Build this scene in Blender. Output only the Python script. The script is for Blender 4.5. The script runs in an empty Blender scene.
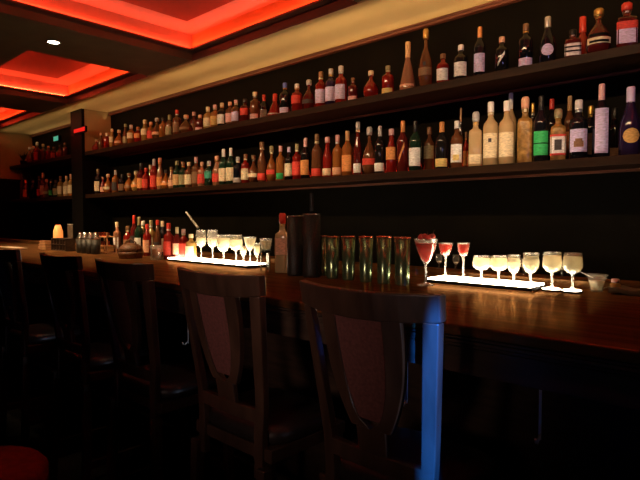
import bpy, math, random
from mathutils import Vector
random.seed(7)
C = bpy.context.scene.collection
PI = math.pi

# ------------------------------------------------------------------ camera
CAMZ = 1.31
FPX = 540.0
YAW = math.atan2(583, 540)          # angle from -X towards +Y
PIT = math.atan2(20, FPX)
ca, sa = math.cos(YAW), math.sin(YAW)
Fw = Vector((-ca*math.cos(PIT), sa*math.cos(PIT), -math.sin(PIT)))
Rt = Vector((sa, ca, 0))
Up = Rt.cross(Fw)
cam_d = bpy.data.cameras.new('camera'); cam = bpy.data.objects.new('camera', cam_d); C.objects.link(cam)
cam.location = (0, 0, CAMZ)
cam.rotation_euler = Fw.to_track_quat('-Z', 'Y').to_euler()
cam_d.sensor_width = 36; cam_d.lens = FPX/640*36; cam_d.clip_start = 0.02
bpy.context.scene.camera = cam

def at(x, y, Y):
    """world point on the vertical plane Y seen at photo pixel x, y"""
    d = Fw + Rt*((x-320)/FPX) - Up*((y-240)/FPX)
    return Vector((0, 0, CAMZ)) + d*(Y/d.y)
def X_at(x, Y): return at(x, 220, Y).x

# ------------------------------------------------------------------ materials
def mat(name, col, rough=.5, metal=0, trans=0, emit=None, estr=0, spec=.5, noise=0, nscale=20, coat=0, wood=False, ior=1.45, bump=0, sss=0):
    m = bpy.data.materials.new(name); m.use_nodes = True
    nt = m.node_tree; b = nt.nodes['Principled BSDF']
    b.inputs['Base Color'].default_value = (*col, 1)
    b.inputs['Roughness'].default_value = rough
    b.inputs['Metallic'].default_value = metal
    b.inputs['Transmission Weight'].default_value = trans
    b.inputs['Specular IOR Level'].default_value = spec
    b.inputs['IOR'].default_value = ior
    b.inputs['Coat Weight'].default_value = coat
    b.inputs['Coat Roughness'].default_value = .08
    if emit:
        b.inputs['Emission Color'].default_value = (*emit, 1); b.inputs['Emission Strength'].default_value = estr
    if noise or wood:
        tc = nt.nodes.new('ShaderNodeTexCoord'); mp = nt.nodes.new('ShaderNodeMapping')
        nt.links.new(tc.outputs['Object'], mp.inputs['Vector'])
        if wood: mp.inputs['Scale'].default_value = wood
        n = nt.nodes.new('ShaderNodeTexNoise'); n.inputs['Scale'].default_value = nscale; n.inputs['Detail'].default_value = 5
        nt.links.new(mp.outputs[0], n.inputs['Vector'])
        r = nt.nodes.new('ShaderNodeValToRGB')
        a = noise or .4
        r.color_ramp.elements[0].position = .3; r.color_ramp.elements[1].position = .7
        r.color_ramp.elements[0].color = (*[c*(1-a) for c in col], 1)
        r.color_ramp.elements[1].color = (*[min(1, c*(1+a)) for c in col], 1)
        nt.links.new(n.outputs['Fac'], r.inputs[0]); nt.links.new(r.outputs[0], b.inputs['Base Color'])
        if bump:
            bp = nt.nodes.new('ShaderNodeBump'); bp.inputs['Strength'].default_value = bump; bp.inputs['Distance'].default_value = .004
            nt.links.new(n.outputs['Fac'], bp.inputs['Height']); nt.links.new(bp.outputs[0], b.inputs['Normal'])
    return m

M = {}
M['back'] = mat('black_lacquer', (.0042, .0032, .0014), .6, noise=.3, nscale=6, spec=.06)
M['shelf'] = mat('shelf_wood', (.022, .009, .004), .5, wood=(1, 12, 12), nscale=5, spec=.15)
M['rail'] = mat('rail_wood', (.16, .05, .03), .35, wood=(1, 15, 15), nscale=4)
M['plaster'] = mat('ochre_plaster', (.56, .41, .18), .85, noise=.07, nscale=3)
M['plaster_shaded'] = mat('shaded_ochre_plaster', (.40, .29, .13), .85, noise=.1, nscale=5)  # the band's ochre plaster again, weak light painted in as a darker tone
M['beamw'] = mat('beam_wood', (.075, .058, .032), .55, noise=.2, nscale=8)
M['coffer'] = mat('coffer_paint', (.32, .27, .24), .85)
M['frame'] = mat('coffer_frame_wood', (.06, .022, .015), .45)
M['bar'] = mat('bar_wood', (.085, .036, .012), .22, wood=(.8, 9, 9), nscale=4, spec=.28)
def varnish(name, base, gloss, f, rough):
    m = mat(name, base, .6, wood=(.8, 9, 9), nscale=4, spec=0); nt = m.node_tree
    p_ = nt.nodes['Principled BSDF']; p_.inputs['Specular IOR Level'].default_value = 0
    d = nt.nodes.new('ShaderNodeBsdfDiffuse'); r_ = [n for n in nt.nodes if n.type == 'VALTORGB'][0]; nt.links.new(r_.outputs[0], d.inputs[0])
    g_ = nt.nodes.new('ShaderNodeBsdfGlossy'); g_.inputs[0].default_value = (*gloss, 1); g_.inputs['Roughness'].default_value = rough
    x = nt.nodes.new('ShaderNodeMixShader'); x.inputs[0].default_value = f
    nt.links.new(d.outputs[0], x.inputs[1]); nt.links.new(g_.outputs[0], x.inputs[2]); nt.links.new(x.outputs[0], nt.nodes['Material Output'].inputs[0]); return m
M['bar'] = varnish('bar_wood', (.098, .044, .016), (1, .50, .20), .085, .20)
M['barf'] = mat('bar_front_wood', (.05, .030, .02), .45, wood=(1, 8, 8), nscale=6)
M['floor'] = mat('dark_floor', (.008, .005, .004), .6, wood=(6, .7, 1), nscale=5)
M['wall'] = mat('dark_wall', (.03, .022, .018), .7, noise=.2)
M['chair'] = mat('chair_wood', (.060, .032, .022), .30, wood=(6, 6, 1), nscale=4, coat=.3)
M['uph'] = mat('burgundy_upholstery', (.13, .045, .042), .7, noise=.25, nscale=120, bump=.2)
M['leather'] = mat('black_leather', (.022, .016, .015), .38, noise=.3, nscale=60, bump=.15)
M['steel'] = mat('steel', (.6, .58, .55), .22, 1)
M['hook'] = mat('pale_metal', (.75, .70, .60), .4, .6)
M['redled'] = mat('red_led', (.3, .02, .01), .5, emit=(1, .048, .014), estr=70)
M['coffer_falloff'] = mat('painted_glow_falloff', (.11, .016, .012), .7)  # falloff of the coffer glow, put into the paint
M['red_added'] = mat('added_red_glow', (.3, .02, .01), .5, emit=(1, .03, .01), estr=9)
M['panel'] = mat('white_light_panel', (.8, .8, .75), .5, emit=(1, .80, .56), estr=22)
M['lamp'] = mat('downlight_lens', (.8, .8, .7), .5, emit=(1, .86, .62), estr=9)
M['redsign'] = mat('red_sign_face', (.4, .01, .01), .4, emit=(1, .02, .015), estr=.55)
M['greensign'] = mat('green_sign_face', (.1, .5, .4), .4, emit=(.1, .8, .55), estr=.35)
M['black'] = mat('black_paint', (.004, .0035, .003), .5, spec=.1)
M['redseat'] = mat('red_velvet', (.30, .02, .015), .8, noise=.2, nscale=40)
def thin_glass(name, tint, haze):
    m = bpy.data.materials.new(name); m.use_nodes = True; nt = m.node_tree; nt.nodes.clear()
    o = nt.nodes.new('ShaderNodeOutputMaterial'); tr = nt.nodes.new('ShaderNodeBsdfTransparent'); gl = nt.nodes.new('ShaderNodeBsdfGlossy')
    tl = nt.nodes.new('ShaderNodeBsdfTranslucent'); a = nt.nodes.new('ShaderNodeMixShader'); b = nt.nodes.new('ShaderNodeMixShader'); fr = nt.nodes.new('ShaderNodeMath'); lw = nt.nodes.new('ShaderNodeLayerWeight'); lw.inputs[0].default_value = .25
    tr.inputs[0].default_value = (*tint, 1); gl.inputs['Roughness'].default_value = .05; tl.inputs[0].default_value = (1, .97, .9, 1); fr.operation = 'MULTIPLY'; fr.inputs[1].default_value = .5; nt.links.new(lw.outputs['Facing'], fr.inputs[0])
    a.inputs[0].default_value = haze
    nt.links.new(tr.outputs[0], a.inputs[1]); nt.links.new(tl.outputs[0], a.inputs[2])
    nt.links.new(fr.outputs[0], b.inputs[0]); nt.links.new(a.outputs[0], b.inputs[1]); nt.links.new(gl.outputs[0], b.inputs[2]); nt.links.new(b.outputs[0], o.inputs[0])
    return m
M['glass'] = thin_glass('clear_glass', (.98, .98, .96), .22)
def glow_drink(name, col):
    m = bpy.data.materials.new(name); m.use_nodes = True; nt = m.node_tree; nt.nodes.clear()
    o = nt.nodes.new('ShaderNodeOutputMaterial'); d = nt.nodes.new('ShaderNodeBsdfDiffuse'); t = nt.nodes.new('ShaderNodeBsdfTranslucent'); x = nt.nodes.new('ShaderNodeMixShader')
    d.inputs[0].default_value = (*col, 1); t.inputs[0].default_value = (*col, 1); x.inputs[0].default_value = .5
    nt.links.new(d.outputs[0], x.inputs[1]); nt.links.new(t.outputs[0], x.inputs[2]); nt.links.new(x.outputs[0], o.inputs[0]); return m
M['milk'] = glow_drink('pale_drink', (1, .96, .80))
M['reddrink'] = glow_drink('red_drink', (.70, .06, .03))
M['fruit'] = mat('berry_fruit', (.5, .05, .04), .35, noise=.4, nscale=60)
M['cup'] = mat('green_metal', (.22, .31, .17), .22, .82, noise=.25, nscale=9)
M['copper'] = mat('copper_and_red_reflection', (.75, .25, .16), .25, 1)
M['weave'] = mat('black_weave', (.016, .014, .011), .45, noise=.7, nscale=160, bump=.6)
M['orangelit'] = mat('candle_glow', (.9, .4, .15), .5, emit=(1, .3, .06), estr=.75)
M['crate'] = mat('light_wood', (.42, .22, .10), .55, wood=(3, 3, 10), nscale=6)
M['napkin'] = mat('dark_cloth', (.09, .06, .035), .9, noise=.2, nscale=60)
M['leaf'] = mat('dark_leaf', (.02, .03, .012), .5)
M['basket'] = mat('brown_wicker', (.16, .075, .035), .5, noise=.6, nscale=90, bump=.6)

GC = {'dark': ((.012, .010, .010), .10, .0), 'black': ((.008, .008, .012), .08, .0), 'amber': ((.60, .20, .045), .12, .25),
      'brown': ((.16, .055, .022), .10, .1), 'red': ((.42, .022, .014), .10, .15), 'green': ((.014, .04, .022), .08, .1),
      'clear': ((.80, .56, .28), .10, .3), 'gold': ((.50, .27, .07), .25, .0), 'purple': ((.022, .012, .045), .1, .0),
      'peach': ((.80, .34, .18), .12, .35), 'honey': ((.75, .42, .12), .12, .3), 'garnet': ((.12, .012, .010), .1, .1)}
for k, (c, r, t) in GC.items():
    c = tuple(v*(.55 if k in ('amber', 'red', 'honey', 'peach', 'gold') else .8) for v in c)
    M['g_'+k] = mat(k+'_bottle_glass', c, r, trans=t, coat=.3, noise=(.6 if k == 'gold' else 0), nscale=40, bump=(.8 if k == 'gold' else 0))
LC = {'white': (.80, .78, .74), 'cream': (.74, .62, .40), 'lavender': (.60, .52, .78), 'pink': (.72, .42, .42), 'yellow': (.72, .55, .18),
      'orange': (.70, .28, .08), 'tan': (.60, .36, .16), 'green': (.03, .45, .12), 'teal': (.04, .30, .20), 'red': (.65, .05, .03), 'grey': (.45, .43, .42),
      'gold': (.60, .36, .10), 'blue': (.10, .14, .50), 'dark': (.04, .03, .03), 'brown': (.22, .11, .05), 'olive': (.32, .28, .14), 'peach': (.78, .42, .26)}
for k, c in LC.items():
    M['l_'+k] = mat(k+'_paper_label', c, .6, noise=.28, nscale=70, wood=(1, 1, 3))
for k, c in dict(LC, black=(.012, .012, .012), silver=(.6, .6, .6)).items():
    M['c_'+k] = mat(k+'_cap', c, .35, metal=(.8 if k in ('gold', 'silver') else 0))

# ------------------------------------------------------------------ mesh helpers
class MB:
    def __init__(s): s.v = []; s.f = []
    def add(s, vs, fs):
        o = len(s.v); s.v += [tuple(v) for v in vs]; s.f += [tuple(i+o for i in f) for f in fs]; return s
    def box(s, x0, x1, y0, y1, z0, z1):
        return s.add([(x, y, z) for z in (z0, z1) for y in (y0, y1) for x in (x0, x1)],
                     [(0, 2, 3, 1), (4, 5, 7, 6), (0, 1, 5, 4), (2, 6, 7, 3), (0, 4, 6, 2), (1, 3, 7, 5)])
    def lathe(s, prof, seg=20, c=(0, 0, 0), sq=0, ax=None, wob=0):
        vs = []; fs = []
        n = len(prof)
        for r, z in prof:
            for k in range(seg):
                a = 2*PI*(k+.5)/seg
                q = 1.0
                if sq: q = 1/max(abs(math.cos(a)), abs(math.sin(a)))**sq
                rr = r*q*(1+wob*math.sin(5*a+z*90))
                vs.append((c[0]+rr*math.cos(a), c[1]+rr*math.sin(a), c[2]+z))
        for i in range(n-1):
            for k in range(seg):
                k2 = (k+1) % seg
                fs.append((i*seg+k, i*seg+k2, (i+1)*seg+k2, (i+1)*seg+k))
        fs.append(tuple(reversed(range(seg)))); fs.append(tuple((n-1)*seg+k for k in range(seg)))
        return s.add(vs, fs)
    def shell(s, prof, seg=20, c=(0, 0, 0)):
        """closed lathe running from the axis out and back, no end caps"""
        vs = []; fs = []; n = len(prof)
        for r, z in prof:
            for k in range(seg):
                a = 2*PI*k/seg; vs.append((c[0]+r*math.cos(a), c[1]+r*math.sin(a), c[2]+z))
        for i in range(n-1):
            for k in range(seg):
                k2 = (k+1) % seg; fs.append((i*seg+k, i*seg+k2, (i+1)*seg+k2, (i+1)*seg+k))
        return s.add(vs, fs)
    def tube(s, pts, r, seg=8):
        pts = [Vector(p) for p in pts]; vs = []; fs = []; n = len(pts)
        for i, p in enumerate(pts):
            t = (pts[min(i+1, n-1)]-pts[max(i-1, 0)]).normalized()
            a = t.orthogonal().normalized() if abs(t.z) < .9 else Vector((1, 0, 0))
            a = (a - t*a.dot(t)).normalized(); b = t.cross(a)
            rr = r[i] if isinstance(r, (list, tuple)) else r
            for k in range(seg):
                an = 2*PI*k/seg; vs.append(p+a*rr*math.cos(an)+b*rr*math.sin(an))
        for i in range(n-1):
            for k in range(seg):
                k2 = (k+1) % seg; fs.append((i*seg+k, i*seg+k2, (i+1)*seg+k2, (i+1)*seg+k))
        fs.append(tuple(reversed(range(seg)))); fs.append(tuple((n-1)*seg+k for k in range(seg)))
        return s.add(vs, fs)
    def ribbon(s, A, B, off):
        """slab between point rows A and B, thickened by the vector off"""
        n = len(A); off = Vector(off); A = [Vector(p) for p in A]; B = [Vector(p) for p in B]
        vs = A+B+[p+off for p in A]+[p+off for p in B]; fs = []
        for i in range(n-1):
            fs += [(i, i+1, n+i+1, n+i), (2*n+i, 3*n+i, 3*n+i+1, 2*n+i+1),
                   (i, 2*n+i, 2*n+i+1, i+1), (n+i, n+i+1, 3*n+i+1, 3*n+i)]
        fs += [(0, n, 3*n, 2*n), (n-1, 3*n-1, 4*n-1, 2*n-1)]
        return s.add(vs, fs)
    def arc(s, R, z0, z1, half, seg=10, c=(0, 0, 0), th=.0012, sq=0, face=-PI/2):
        """curved label wrapped on the front of a bottle"""
        A = []; B = []; vs = []; fs = []
        for rr in (R+.0003, R+th):
            for z in (z0, z1):
                for k in range(seg+1):
                    a = face-half+2*half*k/seg
                    q = 1/max(abs(math.cos(a)), abs(math.sin(a)))**sq if sq else 1
                    vs.append((c[0]+rr*q*math.cos(a), c[1]+rr*q*math.sin(a), c[2]+z))
        m = seg+1
        for k in range(seg):
            fs += [(k, m+k, m+k+1, k+1), (2*m+k, 2*m+k+1, 3*m+k+1, 3*m+k), (k, k+1, 2*m+k+1, 2*m+k), (m+k, 3*m+k, 3*m+k+1, m+k+1)]
        fs += [(0, 2*m, 3*m, m), (m-1, 2*m-1, 4*m-1, 3*m-1)]
        return s.add(vs, fs)
    def build(s, name, m, parent=None, loc=None, smooth=False, bevel=0):
        me = bpy.data.meshes.new(name); me.from_pydata(s.v, [], s.f); me.update()
        me.materials.append(m)
        import bmesh
        b = bmesh.new(); b.from_mesh(me); bmesh.ops.recalc_face_normals(b, faces=b.faces); b.to_mesh(me); b.free()
        if smooth:
            for p in me.polygons: p.use_smooth = len(p.vertices) == 4
        o = bpy.data.objects.new(name, me); C.objects.link(o)
        if parent: o.parent = parent
        if loc: o.location = loc
        if bevel:
            mo = o.modifiers.new('bevel', 'BEVEL'); mo.width = bevel; mo.segments = 2; mo.limit_method = 'ANGLE'
        return o

def tag(o, label, cat, group=None):
    o['label'] = label; o['category'] = cat
    if group: o['group'] = group
    return o
def struct(o): o['kind'] = 'structure'; return o
def thing(name, label, cat, loc=(0, 0, 0), rz=0, group=None):
    o = bpy.data.objects.new(name, None); C.objects.link(o); o.location = loc; o.rotation_euler = (0, 0, rz)
    o.empty_display_size = .05
    return tag(o, label, cat, group)
def copy_tree(o, parent=None):
    c = o.copy(); C.objects.link(c)
    if parent: c.parent = parent
    for ch in list(o.children): copy_tree(ch, c)
    return c

# ------------------------------------------------------------------ the room
H0 = CAMZ+1.165            # underside of the ceiling grid
XL, XR, YF, YB = -8.0, 2.6, -2.6, 2.80
struct(MB().box(XL-.1, XR+.1, YF-.1, YB+.2, -.1, 0).build('floor', M['floor']))
struct(MB().box(XL-.1, XR+.1, YB, YB+.1, 0, CAMZ+1.135).build('wall_back', M['back']))
struct(MB().box(XL-.1, XL, YF, 2.33, 0, H0).box(XL-.1, XL, 2.33, YB, 0, CAMZ+.55).build('wall_left', M['back']))  # dark below the plaster: the unlit lower wall put into the colour
struct(MB().box(XL-.1, XL, 2.33, YB, CAMZ+.55, H0).build('wall_left', M['plaster_shaded']))
struct(MB().box(XR, XR+.1, YF, YB, 0, H0).build('wall_right', M['wall']))
struct(MB().box(XL, XR, YF-.1, YF, 0, H0).build('wall_front', M['wall']))
# pier between the two runs of shelves
PX0, PX1, PY = -5.97, -5.70, 2.49
struct(MB().box(PX0+.004, PX1, PY+.02, YB, CAMZ+.72, H0).build('wall_pier', M['plaster_shaded']))
struct(MB().box(PX0+.004, PX1, PY+.02, YB, 0, CAMZ+.72).build('wall_pier', M['black']))  # lower part black: shade on the pier's side painted in
struct(MB().box(PX0, PX1+.004, PY-.01, PY+.02, 0, H0).build('trim_1', M['black']))
# rail at the top of the back wall
r = MB().box(XL, XR, YB-.035, YB, CAMZ+1.135, CAMZ+1.143).box(XL, XR, YB-.022, YB, CAMZ+1.143, CAMZ+1.156).box(XL, XR, YB-.03, YB, CAMZ+1.156, H0)
struct(r.build('trim_2', M['rail']))

# ceiling band (ochre plaster) along the back wall, grid of beams before it
GY0, GY1 = 1.39, 2.30                      # the coffers' near and far edges
struct(MB().box(XL-.1, XR+.1, GY1, YB+.1, H0, H0+.3).build('ceiling', M['plaster']))
fields = [(-7.83, -6.26), (-5.57, -4.02), (-3.40, -1.85), (-1.23, .32), (.94, 2.49)]
NY = [GY0, GY0, .62, .62, .62]              # near edge of each coffer
g = MB(); xs = [XL-.1]+[v for f in fields for v in f]+[XR+.1]
for i in range(0, len(xs), 2): g.box(xs[i], xs[i+1], .62, GY1, H0, H0+.05)
for k, (x0, x1) in enumerate(fields):
    if NY[k] > .62: g.box(x0, x1, .62, NY[k], H0, H0+.05)
g.box(XL-.1, XR+.1, YF-.1, .62, H0, H0+.05)
struct(g.build('ceiling', M['beamw']))
# thin light wood beading on the beams' edges by the band
b = MB()
for i in range(0, len(xs), 2): b.box(xs[i]+.001, xs[i+1]-.001, GY1-.010, GY1+.002, H0-.005, H0)
struct(b.build('trim_3', mat('beading_wood', (.30, .17, .07), .5)))
FR = .062; LE = .065; HT = .12
for k, (x0, x1) in enumerate(fields):
    z = H0+.05; GY0 = NY[k]
    struct(MB().box(x0+.001, x1-.001, GY1-.006, GY1-.0005, H0-.004, H0+.0495).build('trim_4', M['frame']))
    f = MB().box(x0, x1, GY0, GY0+FR, z, z+.012).box(x0, x1, GY1-FR, GY1, z, z+.012)
    f.box(x0, x0+FR, GY0+FR, GY1-FR, z, z+.012).box(x1-FR, x1, GY0+FR, GY1-FR, z, z+.012)
    fo = struct(f.build('ceiling', M['frame']))
    X0, X1, Y0, Y1 = x0+FR-LE, x1-FR+LE, GY0+FR-LE, GY1-FR+LE
    z += .012
    w = MB().box(X0-.01, X0, Y0, Y1, z, z+HT).box(X1, X1+.01, Y0, Y1, z, z+HT).box(X0-.01, X1+.01, Y0-.01, Y0, z, z+HT).box(X0-.01, X1+.01, Y1, Y1+.01, z, z+HT)
    w.box(X0-.01, X1+.01, Y0-.01, Y1+.01, z+HT, z+HT+.01)
    w.box(X0-.01, X1+.01, Y0-.01, Y0+LE*.6, z-.012, z-.001).box(X0-.01, X1+.01, Y1-LE*.35, Y1+.01, z-.012, z-.001)
    struct(w.build('ceiling', M['coffer']))
    struct(MB().box(X0+.23, X1-.23, Y0+.20, Y1-.20, z+HT-.006, z+HT-.0005).build('ceiling', M['coffer_falloff']))  # darker centre imitates the glow fading from the edges
    if k < 4:
        t = .008
        s = MB().box(X0+.01, X0+.01+t, Y0+.03, Y1-.03, z+.001, z+.012).box(X1-.01-t, X1-.01, Y0+.03, Y1-.03, z+.001, z+.012)
        s.box(X0+.03, X1-.03, Y0+.01, Y0+.01+t, z+.001, z+.012).box(X0+.03, X1-.03, Y1-.01-t, Y1-.01, z+.001, z+.012)
        tag(s.build('light_strip', M['redled']), ['red light strip hidden in the farthest ceiling coffer', 'red light strip glowing in the middle ceiling coffer',
            'red light strip glowing in the large coffer nearest the camera', 'red light strip in the coffer above the camera'][k], 'light strip', 'red coffer lights')
# recessed downlight on the beam
for (x, y) in ((-3.71, 1.44), (-.77, 1.44)):
    d = thing('downlight', 'small round white downlight set in the dark beam between coffers' if x < -2 else 'round downlight in the beam right above the camera', 'ceiling light', (x, y, H0-.004), group='recessed downlights')
    MB().shell([(.036, 0), (.048, 0), (.048, .004), (.036, .004), (.036, 0)], 24).build('rim', M['steel'], d)
    MB().lathe([(.001, .001), (.036, .001), (.036, .004), (.001, .004)], 24).build('lens', M['lamp'], d)

# ------------------------------------------------------------------ back shelves
SY0, SY1 = 2.52, 2.795
ZU, ZL = CAMZ+.718, CAMZ+.270
def shelf(x0, x1, z, lab):
    t = thing('bottle_shelf', lab, 'shelf', ((x0+x1)/2, SY0, z-.04), group='bottle shelves')
    w = (x1-x0)/2-.002
    MB().box(-w, w, 0, SY1-SY0, .004, .04).build('board', M['shelf'], t, bevel=.002)
    MB().box(-w, w, -.012, 0, .0, .04).build('front_edge', M['shelf'], t, bevel=.002)
    MB().box(-w, w, SY1-SY0-.016, SY1-SY0, -.008, .004).build('rear_batten', M['rail'], t)
shelf(PX1, 2.5, ZU, 'long dark wooden upper shelf crowded with bottles behind the bar')
shelf(PX1, 2.5, ZL, 'long dark wooden lower shelf of bottles above the bar glasses')
shelf(XL, PX0, ZU, 'upper dark shelf left of the black pier in the far corner')
shelf(XL, PX0, ZL, 'lower dark shelf left of the black pier in the far corner')

KIND = {
 'wine':   ([(.90, 0), (1, .015), (1, .58), (.93, .64), (.55, .72), (.36, .78), (.33, .84)], .78, .37, .0, (.10, .46)),
 'champ':  ([(.92, 0), (1, .02), (1, .40), (.9, .50), (.62, .62), (.40, .74), (.34, .84)], .74, .38, .0, (.08, .34)),
 'spirit': ([(.92, 0), (1, .015), (1, .60), (.92, .66), (.50, .72), (.38, .76), (.36, .84)], .84, .42, .0, (.12, .50)),
 'square': ([(.88, 0), (.92, .015), (.92, .60), (.86, .65), (.45, .69), (.36, .73), (.36, .84)], .82, .44, .75, (.10, .50)),
 'round':  ([(.55, 0), (.85, .06), (1, .20), (1, .32), (.85, .46), (.48, .60), (.26, .68), (.23, .84)], .83, .36, .0, (.16, .34)),
 'cone':   ([(.95, 0), (1, .03), (.92, .14), (.66, .38), (.42, .56), (.27, .66), (.24, .72)], .68, .30, .0, (.06, .2)),
 'slim':   ([(.92, 0), (1, .02), (1, .48), (.82, .58), (.50, .70), (.42, .86)], .86, .50, .0, (.12, .40)),
}
KW = {'wine': 'tall', 'champ': 'wide-shouldered', 'spirit': 'straight-sided', 'square': 'square', 'round': 'round-bellied', 'cone': 'cone-shaped', 'slim': 'slim'}
GW = dict.fromkeys(GC, None); GW = {k: k for k in GC}

def bottle(x, y, z, h, R, kind, g, lab, cap, label, group, extra=None, rz=0, name='bottle'):
    prof, cz, cr, sq, (l0, l1) = KIND[kind]
    t = thing(name, label, 'bottle', (x, y, z), rz, group)
    seg = 20
    MB().lathe([(R*a, h*b) for a, b in prof], seg, sq=sq).build('body', M['g_'+g], t, smooth=True)
    c = [(R*cr*.98, h*cz), (R*cr, h*cz+.002), (R*cr, h*.985), (R*cr*.86, h)]
    if kind in ('round', 'square') and h > .18: c = [(R*cr, h*cz), (R*cr*1.12, h*(cz+.05)), (R*cr*1.12, h*.97), (R*cr*.8, h)]
    MB().lathe(c, 14).build('cap', M['c_'+cap], t, smooth=True)
    if (int(abs(x)*1000) % 5) < 3 and kind not in ('cone',):
        nr = R*{'wine': .345, 'champ': .36, 'spirit': .375, 'square': .375, 'round': .245, 'slim': .45}[kind]
        MB().lathe([(nr*1.05, h*(cz-.05)), (nr*1.05, h*(cz-.005))], 14).build('neck_band', M['c_'+('gold', 'cream', 'silver')[int(abs(x)*777) % 3]], t, smooth=True)
    if lab and extra != 'roundlabel':
        rr = R*(.92 if kind == 'square' else 1)
        if extra == 'slant':
            lo = MB(); 
            for s_ in range(1):
                A = []; B = []
                for i in range(9):
                    a = -PI/2-.5+i*.125; zz = h*(.18+.30*i/8)
                    A.append((rr*1.02*math.cos(a), rr*1.02*math.sin(a), zz)); B.append((rr*1.02*math.cos(a), rr*1.02*math.sin(a), zz+h*.10))
                lo.ribbon(A, B, (0, -.001, 0))
            lo.build('paper_label', M['l_'+lab], t)
        else:
            if kind in ('round', 'cone'): rr = R*1.005; l0, l1 = .2, .33
            if extra == 'tall': l0, l1 = .06, .66
            if extra == 'low': l0, l1 = .05, .22
            if extra == 'high': l0, l1 = .30, .58
            if kind == 'cone': rr = R*.93; l0, l1 = .05, .13
            hf = {'tall': .8}.get(extra, 1.05)
            lo = MB().arc(rr, h*l0, h*l1, hf, c=(0, 0, 0), sq=sq).build('paper_label', M['l_'+lab], t)
            if extra == 'twoband':
                MB().arc(rr+.0012, h*.27, h*.285, 1.06, sq=sq).build('dark_stripe', M['black'], lo)
            if extra == 'bands':
                q = MB()
                for zz in (.22, .36): q.arc(rr+.0012, h*zz, h*(zz+.05), .8, sq=sq)
                q.build('dark_stripe', M['black'], lo)
            if extra == 'redtop':
                MB().arc(rr+.0012, h*.40, h*.56, 1.06, sq=sq).build('red_stripe', M['l_red'], lo)
            if extra == 'redframe':
                MB().arc(rr+.0012, h*l0, h*(l0+.04), 1.06, sq=sq).build('red_border', M['l_red'], lo); MB().arc(rr+.0012, h*(l1-.04), h*l1, 1.06, sq=sq).build('red_border', M['l_red'], lo)
                MB().arc(rr+.0013, h*.20, h*.40, .42, sq=sq).build('dark_picture', M['l_dark'], lo)
            if extra == 'arch':
                q = MB(); q.arc(rr+.0012, h*.2, h*.3, .5, sq=sq).arc(rr+.0012, h*.30, h*.34, .36, sq=sq); q.build('brown_picture', M['l_brown'], lo)
            if extra == 'dot':
                MB().arc(rr+.0012, h*.36, h*.42, .2, sq=sq).build('dark_mark', M['l_dark'], lo)
            if extra == 'yellowmark':
                MB().arc(rr+.0012, h*.16, h*.28, .5, sq=sq).build('yellow_mark', M['l_yellow'], lo)
            if extra == 'greybands':
                MB().arc(R*.96, h*.55, h*.58, 1.1, sq=sq).build('silver_band', M['c_silver'], t)
    if extra == 'roundlabel':
        q = MB(); n = 20; rad = R*.72; cz_ = h*.28
        A = []; B = []
        for i in range(13):
            u = -1+2*i/12; w = math.sqrt(max(0, 1-u*u))*rad; px = rad*u
            py = -math.sqrt(max(0, R*R-px*px))-.001
            A.append((px, py, cz_-w)); B.append((px, py, cz_+w))
        q.ribbon(A, B, (0, -.0012, 0)); q.build('round_label', M['l_'+lab], t)
    return t

ORD = ['first', 'second', 'third', 'fourth', 'fifth', 'sixth', 'seventh', 'eighth', 'ninth', 'tenth', 'eleventh', 'twelfth', 'thirteenth', 'fourteenth',
       'fifteenth', 'sixteenth', 'seventeenth', 'eighteenth', 'nineteenth', 'twentieth'] + ['twenty-'+s for s in
       ('first', 'second', 'third', 'fourth', 'fifth', 'sixth', 'seventh', 'eighth', 'ninth')] + ['thirtieth'] + ['thirty-'+s for s in ('first', 'second', 'third', 'fourth', 'fifth', 'sixth', 'seventh', 'eighth', 'ninth')]
EXW = {'roundlabel': 'round ', 'slant': 'slanted ', 'twoband': 'two-band ', 'tall': 'long narrow ', 'redtop': 'red-topped ', 'redframe': 'red-bordered ', 'bands': 'dark-banded ', 'arch': 'pictured '}

def row_of_bottles(rows, z, where, group, Yf=2.575, Yk=2.70):
    # rows: x px, top y px, kind, glass, label, cap, back row?, extra, width factor
    items = []
    for t in rows:
        t = list(t)+[None]*(9-len(t))
        x, yt, kind, g, lab, cap, bk, ex, wf = t
        Y = Yk if bk else Yf
        p = at(x, yt, Y)
        h = min(.40, max(.12, p.z-z))
        base = {'wine': .037, 'champ': .041, 'spirit': .037, 'square': .040, 'round': .046, 'cone': .050, 'slim': .028}[kind]*(wf or 1)
        items.append([p.x, Y, h, base, kind, g, lab, cap, ex, bk])
    items.sort(key=lambda a: a[0])
    for i, a in enumerate(items):                       # bottles of one row may not run into each other
        for j, b in enumerate(items):
            if j != i:
                d = math.hypot(a[0]-b[0], a[1]-b[1])
                s = a[3]+b[3]
                if s > d-.003:
                    k = (d-.003)/s; a[3] *= k; b[3] *= k
    def look(a): return (a[4], a[5], a[6], a[7], a[8])
    looks = [look(a) for a in items]; n = len(items)
    for i, a in enumerate(items):
        x, Y, h, R, kind, g, lab, cap, ex, bk = a
        lw = (' with a %s%s label' % (EXW.get(ex, ''), lab)) if lab else ''
        if looks.count(look(a)) == 1 and lab:
            s = '%s %s bottle%s and %s cap on the %s' % (g, KW[kind], lw, cap, where)
        else:
            side, k = ('left', i) if i < n/2 else ('right', n-1-i)
            s = '%s %s bottle, %s cap%s, %s from %s on %s' % (g, KW[kind], cap, (', %s label' % lab) if lab else '', ORD[k], side, where)
        bottle(x, Y, z, h, R, kind, g, lab, cap, s, group, ex, rz=0.0 if kind == 'square' and False else .35)

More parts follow.
